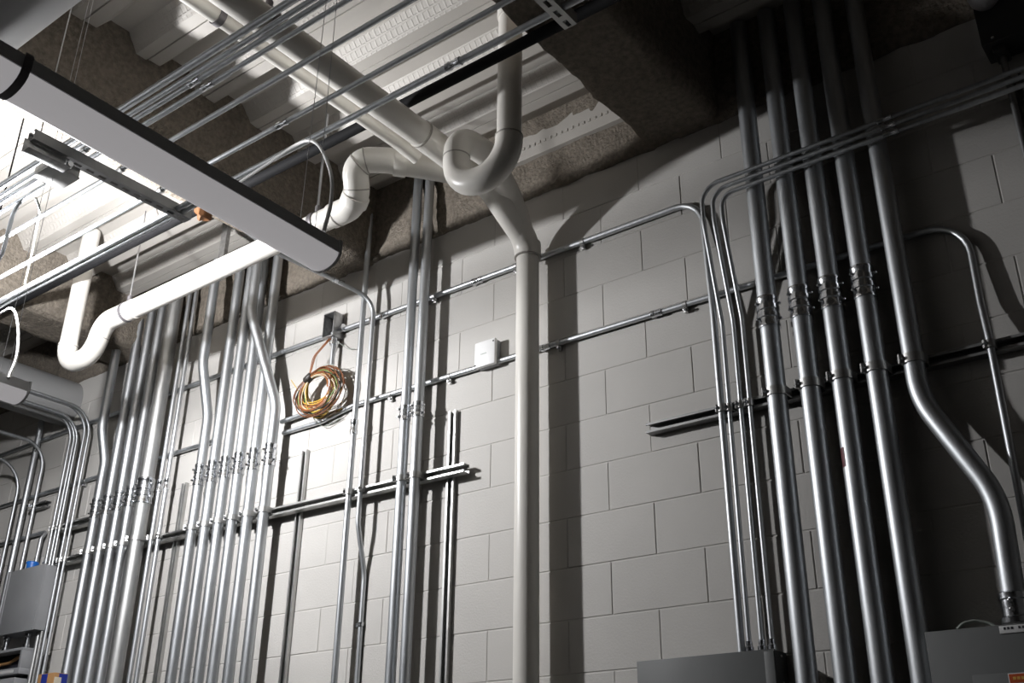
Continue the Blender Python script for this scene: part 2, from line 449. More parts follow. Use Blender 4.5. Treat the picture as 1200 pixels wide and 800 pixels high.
# pair left of the twin conduits (one is kinked back to the wall)
r = .0148; d = DM+r+.001
xa = xat(411, 550, d)
t = conduit('straight slim conduit with a coupling, right of the coil of wire', [(xa, -d, 4.84), (xa, -d, 0)], r, seg=14)
coupling(t, (xa, -d, Y(412, 501, d).z), (0, 0, 1), r, kind='small', L=.075)
strut_strap(t, xa, ZS-.014, DM, d, r, big=False)
xb = xat(424, 550, d); r2 = .0117
pe = Z(300, 272, 4.05)
pt = [Y(285, 268, .62), Y(330, 300, .52), Y(400, 335, .14), Vector((xat(432, 400, d), -d, 4.02)), Vector((xb, -d, 3.30)), Vector((xb, -d, 2.99)), Vector((xb+.005, -.017, 2.78)), Vector((xb+.005, -.017, 0))]
p400 = Y(402, 337, .16); p432 = Y(437, 372, d)
pt = [Z(280, 262, 4.18), Y(402, 337, .19), Vector((xb, -d, Y(425, 350, d).z+.0)), Vector((xb, -d, 3.0)), Vector((xb, -.0125, 2.78)), Vector((xb, -.0125, 0))]
pt = [Y(285, 268, .80), Y(320, 294, .64), Y(403, 333, .22), Vector((xb, -d, 4.16)), Vector((xb, -d, 2.99)), Vector((xb, -.0125, 2.76)), Vector((xb, -.0125, 0))]
t = conduit('slim conduit swooping down from behind the light fixture and kinking back to the wall', pt, r2, [0, .2, .3, .14, .25, .25, 0], seg=14)
aa = Y(403, 333, .22); bb = Y(320, 294, .64)
coupling(t, aa.lerp(bb, .08), aa-bb, r2, kind='small', L=.06)
strut_strap(t, xb, ZS-.014, DM, d, r2, big=False, side=1)
hb = bmesh.new(); lathe(hb, (xb, -.0125, Y(424, 731, .02).z), (0, 0, 1), [(-.009, r2*1.05), (-.009, r2*1.3), (.009, r2*1.3), (.009, r2*1.05)], 12)
box(hb, (xb-.035, -.012, Y(424, 731, .02).z-.008), (xb, -.008, Y(424, 731, .02).z+.008)); link('clamp', hb, M['shiny'], t)

# twin conduits
for i, (px, rr) in enumerate(((473.2, .0240), (488.7, .0240))):
    d = DM+rr+.003; x = Y(px-2.5, 560, d).x
    t = conduit('%s of the twin conduits in front of the upright strut at mid wall' % ('left' if i == 0 else 'right'), [(x, -d, 4.84), (x, -d, 0)], rr, seg=20, group='twin conduits')
    coupling(t, (x, -d, 3.47), (0, 0, 1), rr, L=.075)
    strut_strap(t, x, ZS-.018, DM, d, rr)

# ------------------------------------------------------------------ level wall conduits
ru = .0134; du = ru+.004
zu, zl = 4.105, 3.636
xbend = xat(838, 400, .04)
d1 = .0413+ru+.001
t = conduit('upper level wall conduit that bends down right of the white downpipe', [(-5.2, -du, zu-.01), (.505, -du, zu-.005), (.505+.035, -d1, 3.55), (.545, -d1, 2.245)], ru, [0, .13, .3, 0], seg=14, loc=(-2, -du, zu))
for px, py in ((683, 283), (437, 366), (605, 310), (510, 344)):
    p = Y(px, py, du); hang_clamp(t, (p.x, -du, zu-.006), ru)
for px, py in ((452, 361), (560, 325)):
    p = Y(px, py, du); coupling(t, (p.x, -du, zu-.007), (1, 0, 0), ru, kind='small', L=.06)
strut_strap(t, .545, 3.135, .0413, d1, ru, big=False, side=-1)
xl2 = Y(378, 483, du).x
t = conduit('lower level wall conduit that loops down at the far right', [(-2.02, -du, 3.60), (-1.72, -du, 3.60), (-1.50, -du, zl), (1.50, -du, zl-.004), (1.50, -du-.02, 3.3), (1.508, -.058, 3.16), (1.50, -.058, 2.28)], .0120, [0, .1, .1, .14, .1, .1, 0], seg=14, loc=(0, -du, zl))
for px, py in ((458, 463), (655, 400), (803, 357), (527, 440)):
    p = Y(px, py, du); hang_clamp(t, (p.x, -du, zl-.002), .0125)
for px, py in ((770, 366), (400, 478), (640, 405)):
    p = Y(px, py, du); coupling(t, (p.x, -du, zl-.002), (1, 0, 0), .0125, kind='small', L=.05)
strut_strap(t, 1.508, 3.135, .0413, .058, .012, big=False, side=-1)
zl3 = 3.682
t = conduit('middle level conduit running left behind the left banks', [(-5.2, -du, zl3+.008), (-2.60, -du, zl3)], .0125, seg=12)
for px, py in ((185, 536), (100, 563)):
    p = Y(px, py, du); hang_clamp(t, (p.x, -du, zl3), .0125)

# galvanised box with its drop conduit, and the wire coil hung from it
jb = thing('junction_box', 'spangled zinc junction box on the upper level conduit, wires hanging from it', 'junction box', (-1.66, -.05, 4.02))
p0, p1, p2, p3 = Y(380, 368, .075), Y(393, 364, .075), Y(405, 366, 0.005), Y(391, 394, .075)
xa0, xa1 = Y(380, 370, .075).x, Y(392.5, 366, .075).x
zt, zb = Y(392.5, 364, .075).z, Y(392, 391.5, .075).z
bm = bmesh.new()
W0, W1 = xa0, xa1
box(bm, (W0, -.012, zb), (W1, -.004, zt)); box(bm, (W1-.004, -.078, zb), (W1, -.008, zt), .001); box(bm, (W0, -.078, zb), (W0+.004, -.008, zt), .001)
box(bm, (W0+.004, -.078, zt-.004), (W1-.004, -.008, zt), .0005); box(bm, (W0+.004, -.078, zb), (W1-.004, -.008, zb+.004), .0005)
link('box_body', bm, M['jbox'], jb, ang=30)
bm = bmesh.new(); lathe(bm, ((W0+W1)/2+.02, -.045, zb-.022), (0, 0, 1), [(-.022, .016), (-.022, .022), (.0, .022), (.003, .018), (.022, .018)], 14); link('connector', bm, M['shiny'], jb, ang=35)
bm = bmesh.new(); lathe(bm, (W1+.012, -.03, zu-.005), (1, 0, 0), [(-.012, .017), (.012, .022), (.02, .022), (.022, .015)], 14); link('connector', bm, M['shiny'], jb, ang=35)
xc = (W0+W1)/2+.02
t = conduit('short conduit dropping from the zinc junction box behind the wire coil and bending left', [(xc, -.045, zb-.02), (xc, -.045, 3.85), (xc-.02, -.03, zl3-.005), (-2.03, -.03, zl3-.02)], .0125, [0, .1, .16, 0], seg=14)

def coil():
    t = thing('wire_coil', 'loose coil of orange, brown, yellow and green wire tied with black tape', 'wire', (-1.70, -.09, 3.85))
    c = Y(373.5, 456, .088); rnd = random.Random(11)
    cols = ['w_orange', 'w_yellow', 'w_brown', 'w_brown', 'w_cream', 'w_green', 'w_brown', 'w_yellow', 'w_grey', 'w_brown', 'w_cream', 'w_orange', 'w_black', 'w_yellow', 'w_brown', 'w_orange', 'w_green', 'w_black', 'w_orange', 'w_brown', 'w_yellow', 'w_cream']
    ex = Vector((1, 0, 0)); ez = Vector((0, 0, 1))
    for k, cc in enumerate(cols):
        bm = bmesh.new(); pts = []
        a0 = .140+rnd.uniform(-.038, .022); b0 = .108+rnd.uniform(-.030, .022); ph = rnd.uniform(0, 6)
        ox, oz, oy = rnd.uniform(-.02, .026), rnd.uniform(-.028, .012), rnd.uniform(-.022, .022)
        for i in range(65):
            w = 2*math.pi*i/32
            pinch = .25+.75*min(1, abs(math.atan2(math.sin(w-2.25), math.cos(w-2.25)))/1.1)
            wob = math.sin(w*2.3+ph)*.006+math.sin(w*.5+ph)*.010
            pts.append(c+ex*(ox*pinch+(a0*pinch+.138*(1-pinch)+wob*pinch)*math.cos(w))+ez*(oz*pinch+(b0*pinch+.106*(1-pinch)+wob*pinch)*math.sin(w))+Vector((0, (oy+.008*math.sin(w*1.5+ph))*pinch, 0)))
        sweep(bm, pts, .0030, 6); link('wire', bm, M[cc], t)
    # tie and leads
    tp = c+ex*(.138*math.cos(2.25))+ez*(.106*math.sin(2.25))
    bm = bmesh.new(); lathe(bm, tp, (.85, 0, .5), [(-.028, .016), (-.02, .022), (.02, .022), (.028, .016)], 12); link('tape', bm, M['w_black'], t)
    top = Vector((W0+.03, -.07, zb+.006))
    for k, (cc, dx) in enumerate((('w_orange', 0), ('w_brown', .012), ('w_orange', .02))):
        tube('lead', [tp+Vector((dx*.3, 0, .01)), tp+Vector((.02+dx, -.002, .12)), Vector((top.x+dx, -.07, top.z-.03)), top+Vector((dx, .02, 0))], .0026, M[cc], t, .08, 6)
    e = Y(341, 445, .08); tube('lead', [c+ex*-.14+ez*-.02, c+ex*-.15+ez*.02, e], .0022, M['w_yellow'], t, .05, 6)
    e1, e2 = Y(372, 495, .03), Y(398, 488, .03)
    tube('lead', [c+ez*-.1, Y(365, 490, .04), Y(380, 501, .02), Y(400, 489, .02)], .0018, M['w_grey'], t, .05, 6)
coil()
tube_o = tube('loose_wire', [Y(392, 398, .05), Y(401, 404, .03), Y(408, 409, .02), Y(416, 408, .02)], .002, M['w_grey'], None, .03, 6)
tag(tube_o, 'thin grey wire end curling from under the zinc junction box', 'wire')

# white sensor box
wb = thing('wall_sensor', 'square white plastic box on the lower level conduit beside the white downpipe', 'sensor box', (-.62, -.05, 3.68))
xa_, xb_ = Y(556, 415, .05).x, Y(580, 410, .05).x
zt_, zb_ = Y(568, 398.7, .05).z, Y(568, 428.3, .05).z
boxo('back_box', (xa_+.004, -.030, zb_+.002), (xb_-.003, -.003, zt_-.003), M['panel2'], wb, .004)
boxo('cover', (xa_, -.052, zb_), (xb_, -.030, zt_), M['white'], wb, .007)
bm = bmesh.new(); zc = (zt_+zb_)/2-.003; xm = (xa_+xb_)/2-.004
for k in range(5): box(bm, (xm-.017+k*.007, -.0527, zc-.003), (xm-.0125+k*.007, -.0515, zc+.003+(.001 if k % 2 else 0)))
link('logo_mark', bm, M['w_grey'], wb, smooth=False)
for dx, dz in ((.008, .012), (.112, .112)):
    bm = bmesh.new(); lathe(bm, (xa_+dx, -.0515, zb_+dz), (0, -1, 0), [(0, .004), (.002, .004), (.0025, .002)], 8); link('screw', bm, M['ink'], wb)

# ------------------------------------------------------------------ right bank
RR = .0362; DR = .0413+RR+.003
XRB = [xat(925, 600, DR), xat(967.3, 600, DR), xat(1008, 600, DR), xat(1052.3, 600, DR)]
czr = [3.455, 3.458, 3.46, 3.465]
nm3 = ['first (leftmost) fat conduit of the dark right-hand bank', 'second fat conduit of the dark right-hand bank', 'third fat conduit of the dark right-hand bank, with a small red sticker', 'fourth fat conduit of the dark right-hand bank']
for i, x in enumerate(XRB):
    t = conduit(nm3[i], [(x, -DR, 4.84), (x, -DR, 0)], RR, group='fat conduits of the right-hand bank', seg=24)
    coupling(t, (x, -DR, czr[i]), (0, 0, 1), RR, L=.125)
    strut_strap(t, x, 3.135, .0413, DR, RR, w=.032)
    if i == 2:
        bm = bmesh.new(); zz = Y(991, 534, DR+RR).z
        vs = []
        for k in range(5):
            a = math.radians(-150+k*9)
            vs.append([bm.verts.new((x+math.cos(a)*(RR+.0006), -DR+math.sin(a)*(RR+.0006), zz+h)) for h in (-.034, .034)])
        for p, q in zip(vs, vs[1:]): bm.faces.new((p[0], q[0], q[1], p[1]))
        s_ = link('sticker', bm, mat('red_sticker', (.16, .05, .06), .5, noise=.3, nscale=60), t); s_['label'] = 'small dark red printed sticker'
x5 = 1.268
t = conduit('fat conduit swinging right in a long double bend down to the right-hand grey panel', [(x5, -DR, 4.84), (x5, -DR, 2.99), (1.452, -DR-.02, 2.62), (1.440, -DR-.02, 2.25)], RR-.002, [0, .34, .34, 0], seg=24, name='steel_conduit')
strut_strap(t, x5, 3.135, .0413, DR, RR-.002, w=.032)
bm = bmesh.new(); r_ = RR-.002
lathe(bm, (1.440, -DR-.02, 2.292), (0, 0, 1), [(-.045, r_*1.0), (-.045, r_*1.28), (-.03, r_*1.3), (-.026, r_*1.14), (.02, r_*1.14), (.024, r_*1.24), (.04, r_*1.24), (.045, r_*1.02)], 20)
for s in (-.01, .015): lathe(bm, (1.440, -DR-.02-r_*1.1, 2.292+s), (0, -1, 0), [(0, .007), (.009, .007), (.011, .004)], 8)
link('connector', bm, M['shiny'], t, ang=35)

# three conduits coming in from the right, turning down and kicking back to the strut
r3 = .0090; d3 = .139
xb3 = [xat(853, 470, .053), xat(866.5, 470, .053), xat(877.5, 470, .053)]
for i in range(3):
    zt3 = 4.064-.034*i; x = xb3[i]
    ds = .0413+r3+.001
    nm = ['top', 'middle', 'bottom'][i]
    t = conduit('%s of three slim level conduits crossing the right bank and turning down' % nm, [(2.9, -d3, zt3), (x, -d3, zt3), (x, -d3, 3.90-.01*i), (x+.003, -ds, 3.48), (x+.003, -ds, 2.245)], r3, [0, .13-.012*i, .2, .2, 0], seg=14, group='three slim conduits turning down', loc=(x, -d3, zt3))
    px = (1038, 1041, 1043)[i]
    pp = Y(px, 150, d3); coupling(t, (pp.x, -d3, zt3), (1, 0, 0), r3, kind='small', L=.055)
    strut_strap(t, x+.003, 3.135, .0413, ds, r3, big=False)
    bm = bmesh.new(); lathe(bm, (x+.003, -ds, 2.262), (0, 0, 1), [(-.02, r3*1.1), (-.02, r3*1.7), (.0, r3*1.7), (.004, r3*1.3), (.02, r3*1.3)], 12); link('connector', bm, M['shiny'], t, ang=35)
# hanger behind them at the far right
xh = Y(1195, 150, .06).x
channel('dark upright slotted strut at the right edge holding the three slim conduits', (xh+.02, -.0005, 3.86), (xh+.02, -.0005, 4.12), (0, -1, 0), m='dark_strut')

# panels
def panel(name, label, x0, x1, z0, z1, d, m, parts=True):
    t = thing(name, label, 'electrical panel', ((x0+x1)/2, -d/2, z0))
    boxo('body', (x0, -d+.008, z0), (x1, -.002, z1), M[m], t, .002)
    boxo('cover', (x0-.002, -d, z0-.002), (x1+.002, -d+.008, z1+.002), M[m], t, .0015)
    return t
pc = panel('electrical_cabinet', 'dark grey panel top at bottom centre with four slim conduits entering it', .158, .681, 1.25, 2.241, .10, 'panel')
boxo('cover_trim', (.681-.035, -.104, 1.26), (.681, -.1, 2.236), M['panel'], pc, .001)
bm = bmesh.new()
for z in (2.225, 2.14): lathe(bm, (.684, -.05, z), (1, 0, 0), [(-.002, .004), (.002, .004), (.003, .002)], 8)
link('screw', bm, M['strut'], pc)
pr_ = panel('electrical_cabinet', 'dark grey panel at bottom right with a white label and an orange label', 1.189, 1.95, 1.25, 2.238, .15, 'panel')
a = Y(1139.5, 791, .15)
bm = bmesh.new(); box(bm, (a.x, -.154, 1.35), (1.88, -.15, a.z), .0015); link('door', bm, M['panel'], pr_, ang=30)
l0, l1 = Y(1172, 742.5, .151), Y(1203, 730, .151)
lb = boxo('label_plate', (l0.x, -.1525, l0.z), (l0.x+.16, -.150, 2.236), M['paper'], pr_, .0005); lb['label'] = 'white printed label strip'
bm = bmesh.new()
for k in range(14):
    if k % 4 == 3: continue
    box(bm, (l0.x+.012+k*.010, -.1532, l0.z+.010), (l0.x+.018+k*.010, -.152, l0.z+.017))
link('print', bm, M['ink'], lb, smooth=False)
w0 = Y(1181, 789, .155)
wl = boxo('warning_label', (w0.x, -.1565, w0.z-.16), (w0.x+.16, -.154, w0.z), M['paper'], pr_, .0005); wl['label'] = 'white warning label with an orange heading'
bm = bmesh.new(); box(bm, (w0.x+.002, -.1573, w0.z-.026), (w0.x+.158, -.156, w0.z-.002)); link('heading', bm, M['orange'], wl, smooth=False)
bm = bmesh.new()
for k in range(4): box(bm, (w0.x+.012+k*.011, -.158, w0.z-.018), (w0.x+.020+k*.011, -.157, w0.z-.010))
link('print', bm, M['yellow_ink'], wl, smooth=False)
lp = tube('cable_loop', [Y(1122, 737, .12), Y(1128, 730, .115), Y(1142, 727, .10), Y(1160, 730, .09), Y(1170, 736, .09)], .0045, M['w_grey'], None, .04, 8)
tag(lp, 'short grey cable loop lying on top of the bottom right panel', 'cable')

# dome lamp and box upper right
dm = thing('wall_lamp', 'dark junction box with a pale round globe at the top right corner', 'lamp', (1.76, -.07, 4.2))
bx0, bx1 = Y(1143, 40, .12), Y(1200, 20, .12)
boxo('box_body', (1.688, -.125, 4.225), (1.88, -.003, 4.40), M['darkbox'], dm, .004)
boxo('hub', (1.715, -.1, 4.195), (1.76, -.02, 4.227), M['darkbox'], dm, .006)
bm = bmesh.new(); gc = Y(1152, -6, .16)
lathe(bm, (gc.x, -.16, gc.z), (0, 0, 1), [(-.056, .004), (-.053, .018), (-.043, .036), (-.028, .048), (0, .055), (.05, .055), (.06, .048)], 24); link('globe', bm, M['glassy'], dm, ang=60)
boxo('globe_arm', (gc.x-.02, -.16, gc.z+.05), (gc.x+.02, -.06, gc.z+.075), M['darkbox'], dm, .003)
bm = bmesh.new(); q = Y(1163, 44, .128); lathe(bm, (q.x, -.126, q.z), (0, -1, 0), [(-.004, .006), (.003, .006), (.005, .003)], 8); link('screw', bm, M['shiny'], dm)
conduit('black-looking slim conduit dropping from the dark box at top right', [(1.738, -.06, 4.20), (1.738, -.06, 3.6), (1.738, -.06, 2.28)], .0117, m='dark_strut', seg=12)

# ------------------------------------------------------------------ white drain piping
dp = thing('drain_piping', 'white plastic drain piping with traps, sloping run and tall downpipe', 'drain pipe', (-.33, -.105, 0))
PR = .0535
zp2 = 4.30; xp2 = -.325
def pvc(name, pts, r, rad=.1, seg=28, n=10, label=None):
    o = tube(name, pts, r, M['pvc'], dp, rad, seg, n)
    if label: o['label'] = label
    return o
def hub(c, ax, r, L=.05):
    bm = bmesh.new(); lathe(bm, c, ax, [(-L/2, r*1.0), (-L/2, r*1.09), (-L/2+.004, r*1.11), (L/2-.004, r*1.11), (L/2, r*1.09), (L/2, r*1.0)], 28)
    return link('hub', bm, M['pvc'], dp, ang=50)
def seam(c, ax, r):
    bm = bmesh.new(); lathe(bm, c, ax, [(-.0028, r*.98), (-.0028, r+.0012), (.0028, r+.0012), (.0028, r*.98)], 28)
    return link('joint_seam', bm, M['pvc_seam'], dp, ang=50)
xd, yd = -.332, -.106
pvc('main_run', [(xp2, YF+.02, zp2), (xp2, -.82, zp2)], .0560)
pvc('wye_fitting', [(xp2, -.86, zp2), (xp2-.002, -.40, zp2-.01), (xd, yd, zp2-.16), (xd, yd, 4.06)], .0600, [0, .2, .16, 0], label='big wye and elbow fitting')
seam((xp2, -.855, zp2), (0, 1, 0), .0605)
pvc('downpipe', [(xd, yd, 4.09), (xd, yd, 0)], .0515)
seam((xd, yd, 4.058), (0, 0, 1), .0605)
for px, py in ((613, 265),):
    hub((xd, yd, 4.10), (0, 0, 1), .0545, .07)
# sloping branch along the wall with riser
yh = -.77
zA, zB = 4.152, 4.168
xB = -.763
pvc('branch_run', [(-2.43, yh, zA), (xB-.06, yh, zB)], .0500, label='long level white branch pipe')
pvc('riser_elbow', [(xB-.16, yh, zB), (xB, yh, zB), (-.705, -.87, 4.325), (-.59, -.775, 4.325), (-.43, -.60, 4.31), (-.34, -.50, zp2)], .0565, [0, .11, .11, .15, .1, 0], label='glossy double elbow')
rp = fillet([(xB-.16, yh, zB), (xB, yh, zB), (-.705, -.87, 4.325), (-.59, -.775, 4.325), (-.43, -.60, 4.31), (-.34, -.50, zp2)], [0, .11, .11, .15, .1, 0], 10)
def along(d):
    acc = 0
    for p, q in zip(rp, rp[1:]):
        L = (q-p).length
        if acc+L >= d: return p.lerp(q, (d-acc)/L), (q-p)
        acc += L
for d_ in (.035, .155, .205, .315, .350):
    c_, t_ = along(d_); seam(c_, t_, .0575)
c_, t_ = along(.50); hub(c_, t_, .0575, .055)
c_, t_ = along(.155); hub(c_, t_, .0560, .045)
def curve_at(a, b, f): return Vector(a).lerp(Vector(b), f)
# left trap
yl = -.77
xlv = -3.013
pvc('inlet_pipe', [(xlv, yl, 4.84), (xlv, yl, 4.07)], .0480)
pvc('trap', [(xlv, yl, 4.11), (xlv, yl, 3.975), (xlv+.275, yl, 3.975), (xlv+.33, yl, zA), (-2.40, yl, zA)], .0530, [0, .135, .135, .1, 0], label='left white trap bend')
seam((xlv+.303, yl, 4.07), (.3, 0, 1), .0535); seam((-2.41, yl, zA), (1, 0, 0), .0535)
seam((xlv, yl, 4.095), (0, 0, 1), .0535)
# right trap
yr = -.80; xr = .094
pvc('inlet_pipe', [(xr, yr, 4.84), (xr, yr, 4.08)], .0490)
hub((xr, yr, 4.765), (0, 0, 1), .0500, .07)
pvc('trap', [(xr, yr, 4.14), (xr, yr, 3.992), (xr-.268, yr, 3.992), (xr-.268, yr, 4.262), Y(572, 182, .60), Y(596, 226, .30), Vector((xd, yd-.01, 4.12))], .0545, [0, .13, .13, .1, .1, .1, 0], label='right white trap bend')
seam((xr, yr, 4.135), (0, 0, 1), .0550); seam((xr-.268, yr, 4.150), (0, 0, 1), .0550)

# slimmer pipe beside the main run, glued into the branch fitting
pvc('slim_branch', [(-.470, YF+.02, zp2+.03), (-.470, -.85, zp2+.03), (-.450, -.74, zp2)], .031, .1, 20, 6, label='slimmer white pipe beside the fat main run')

# hangers
def clevis(label, c, ax, r, ztop=4.776, rod=True):
    c = Vector(c); t = thing('pipe_hanger', label, 'pipe hanger', c, 'pipe hangers')
    bm = bmesh.new(); lathe(bm, c, ax, [(-.013, r+.001), (-.013, r+.005), (.013, r+.005), (.013, r+.001)], 28)
    link('strap', bm, M['strapgrey'], t, ang=50)
    bm = bmesh.new()
    lathe(bm, c+Vector((0, 0, r+.03)), (0, 0, 1), [(-.03, .012), (-.01, .014), (.012, .014), (.014, .006)], 10)
    link('yoke', bm, M['strapgrey'], t, ang=50)
    bm = bmesh.new(); sweep(bm, [c+Vector((0, 0, r+.03)), Vector((c.x, c.y, ztop))], .0045, 8); link('rod', bm, M['wire'], t)
    return t
q = Y(151, 356, .77); clevis('grey strap hanger on the white branch pipe near its left trap', (q.x, yh, 4.154), (1, 0, 0), .050)
q = Y(371, 262, .77); clevis('grey strap hanger on the white branch pipe just behind the fixture end', (q.x, yh, 4.166), (1, 0, 0), .050)
q = Z(259, 18, zp2+.03); clevis('grey strap hanger on the slimmer white pipe at the top of the picture', (-.470, q.y, zp2+.03), (0, 1, 0), .031)
q = Z(312, 27, zp2); clevis('grey strap hanger on the fat white main pipe, half hidden by ceiling conduits', (xp2, q.y, zp2), (0, 1, 0), .056)

# black pipe along the ceiling
bp = tube('black_pipe', [(-8.9, -.93, 4.425), (3.4, -.93, 4.425)], .0235, M['black'], None, 0, 18)
tag(bp, 'black steel pipe running level below the ceiling deck', 'pipe')

# ------------------------------------------------------------------ ceiling conduits on the trapeze
ZT = 3.93
def level(label, a, b, z, r, xl=-6.5, xr=3.2, coup=(), pts=None, rad=.1):
    y = (Z(*a, z).y+Z(*b, z).y)/2
    t = conduit(label, pts(y) if pts else [(xl, y, z), (xr, y, z)], r, rad, seg=14, group='slim conduits under the ceiling', loc=(-1, y, z))
    for px, py in coup:
        q = Z(px, py, z); coupling(t, (q.x, y, z), (1, 0, 0), r, kind='small', L=.06)
    return y
zc = ZT+.045
yc1 = level('outermost ceiling conduit, farthest from the block wall', (131, 138), (336, 1), zc+.004, .0128)
yc2 = level('second ceiling conduit counted from the room side, touching the outermost', (138, 143), (350, 9.5), zc, .0095)
yc3 = level('third ceiling conduit counted from the room side, with a coupling', (148, 149), (360, 9.5), zc, .0100, coup=((229, 96),))
yc4 = level('fourth ceiling conduit counted from the room side, with a coupling', (159, 155), (360, 25.5), zc, .0085, coup=((244, 101),))
yc5 = level('fifth ceiling conduit counted from the room side, above the trapeze', (189, 171), (482, 0), zc, .0100)
yc6 = level('sixth ceiling conduit counted from the room side', (235, 197), (597, 0), zc, .0095, coup=((331, 145),))
zlow = ZT-.012
yc7 = level('lower ceiling conduit nearest the block wall, carrying a white cord', (134, 280.5), (600, 42.5), zlow, .0115, coup=((530, 74),))
q7 = Z(30, 340, zlow)
level('short lower ceiling conduit paired with the one nearest the wall', (60, 329), (147, 280.5), zlow, .0110, xr=Z(262, 226, zlow).x)
# a conduit that drops and turns
q = Z(40, 226, zc); q2 = Z(20, 240, zc)
yq = q.y
dz = Y(14, 298, -yq).z
t = conduit('bent conduit dropping below the others at the far left under the ceiling', [(-.3, yq, zc), (q2.x, yq, zc), (q2.x-.01, yq, dz), (-6.0, yq, dz)], .0085, [0, .06, .06, 0], seg=12, loc=(q2.x, yq, zc))
w = tube('grey_cable', [Z(42, 232, zc), Z(47, 246, zc-.02), Y(40, 285, 1.35), Y(29, 333, 1.28)], .005, M['w_grey'], None, .05, 8)
tag(w, 'thin pale cable hanging down at the far left under the ceiling', 'cable')

# trapeze hangers
def trapeze(label, xa, ya, yb, z, m='dark_strut'):
    return channel(label, (xa, ya, z-.03), (xa, yb, z-.03), (0, 0, 1), name='trapeze_strut', m=m, H=.0413, W=.045)
xt = Z(130, 213, ZT-.03).x
ta, tb = Z(33, 166, ZT-.03).y, Z(214, 262, ZT-.03).y
trapeze('dark slotted trapeze strut left of the light fixture carrying the ceiling conduits', xt, ta, tb, ZT)
xt2 = Z(645, 8, ZT-.03).x
trapeze('slotted trapeze strut at the top centre carrying the ceiling conduits', xt2, -2.3, Z(668, 32, ZT-.03).y, ZT, 'strut')
def rod(label, x, y, z0, z1=4.776):
    o = tube('hanger_rod', [(x, y, z0), (x, y, z1)], .0025, M['wire'], None, 0, 8); tag(o, label, 'rod', 'hanger rods')
rod('thin rod hanging the dark trapeze strut from the ceiling at its room end', xt, ta+.03, ZT-.03)
rod('thin rod hanging the top centre trapeze strut', xt2, Z(668, 32, ZT-.03).y-.03, ZT-.03)
# square box on the trapeze and bracket
zb_ = ZT-.075
c = Z(66, 207, zb_)
jb2 = thing('junction_box', 'square dark junction box hung under the trapeze strut at upper left', 'junction box', (c.x, c.y, zb_))
boxo('box_body', (c.x-.06, c.y-.055, zb_), (c.x+.06, c.y+.055, zb_+.04), M['jbox'], jb2, .003)
boxo('cover', (c.x-.063, c.y-.058, zb_-.004), (c.x+.063, c.y+.058, zb_), M['strut'], jb2, .002)
for s in (-1, 1):
    bm = bmesh.new(); lathe(bm, (c.x+s*.06, c.y, zb_+.02), (s, 0, 0), [(0, .015), (.012, .015), (.013, .011), (.03, .011)], 12); link('connector', bm, M['shiny'], jb2, ang=35)
bk = thing('angle_bracket', 'pale zinc angle bracket at the room end of the dark trapeze strut', 'bracket', (xt, ta, ZT))
g0 = Z(27, 176, ZT-.08)
boxo('plate', (g0.x, ta-.02, ZT-.09), (g0.x+.05, ta+.14, ZT-.086), M['jbox'], bk, .001)
boxo('flange', (g0.x, ta-.02, ZT-.086), (g0.x+.004, ta+.14, ZT-.03), M['jbox'], bk, .001)

# conduit clips on the trapeze strut
for yy, lab in ((yc3, 'third'), (yc5, 'fifth'), (yc6, 'sixth')):
    bm = bmesh.new(); lathe(bm, (xt, yy, zc), (1, 0, 0), [(-.008, .0105), (-.008, .0135), (.008, .0135), (.008, .0105)], 12)
    box(bm, (xt-.006, yy-.003, zc+.012), (xt+.006, yy+.003, zc+.035)); o = link('conduit_clip', bm, M['strut']); tag(o, 'small steel clip on the %s ceiling conduit above the dark trapeze strut' % lab, 'clip', 'conduit clips')

# crumpled brown tape on the black pipe
bm = bmesh.new(); bmesh.ops.create_icosphere(bm, subdivisions=3, radius=.04)
from mathutils import noise as _n
qb = Y(240, 248, .93)
for v in bm.verts:
    v.co = Vector((v.co.x*1.3, v.co.y*.9, v.co.z*.95)); v.co += v.co.normalized()*_n.noise(v.co*38)*.022
    if v.co.z < -.02 and v.co.x > -.01: v.co.z -= .035
    v.co += Vector((qb.x, -.938, 4.41))
o = link('tape_wad', bm, M['brown'], ang=30, smooth=True); tag(o, 'crumpled brown wad of tape stuck on the black pipe', 'tape')

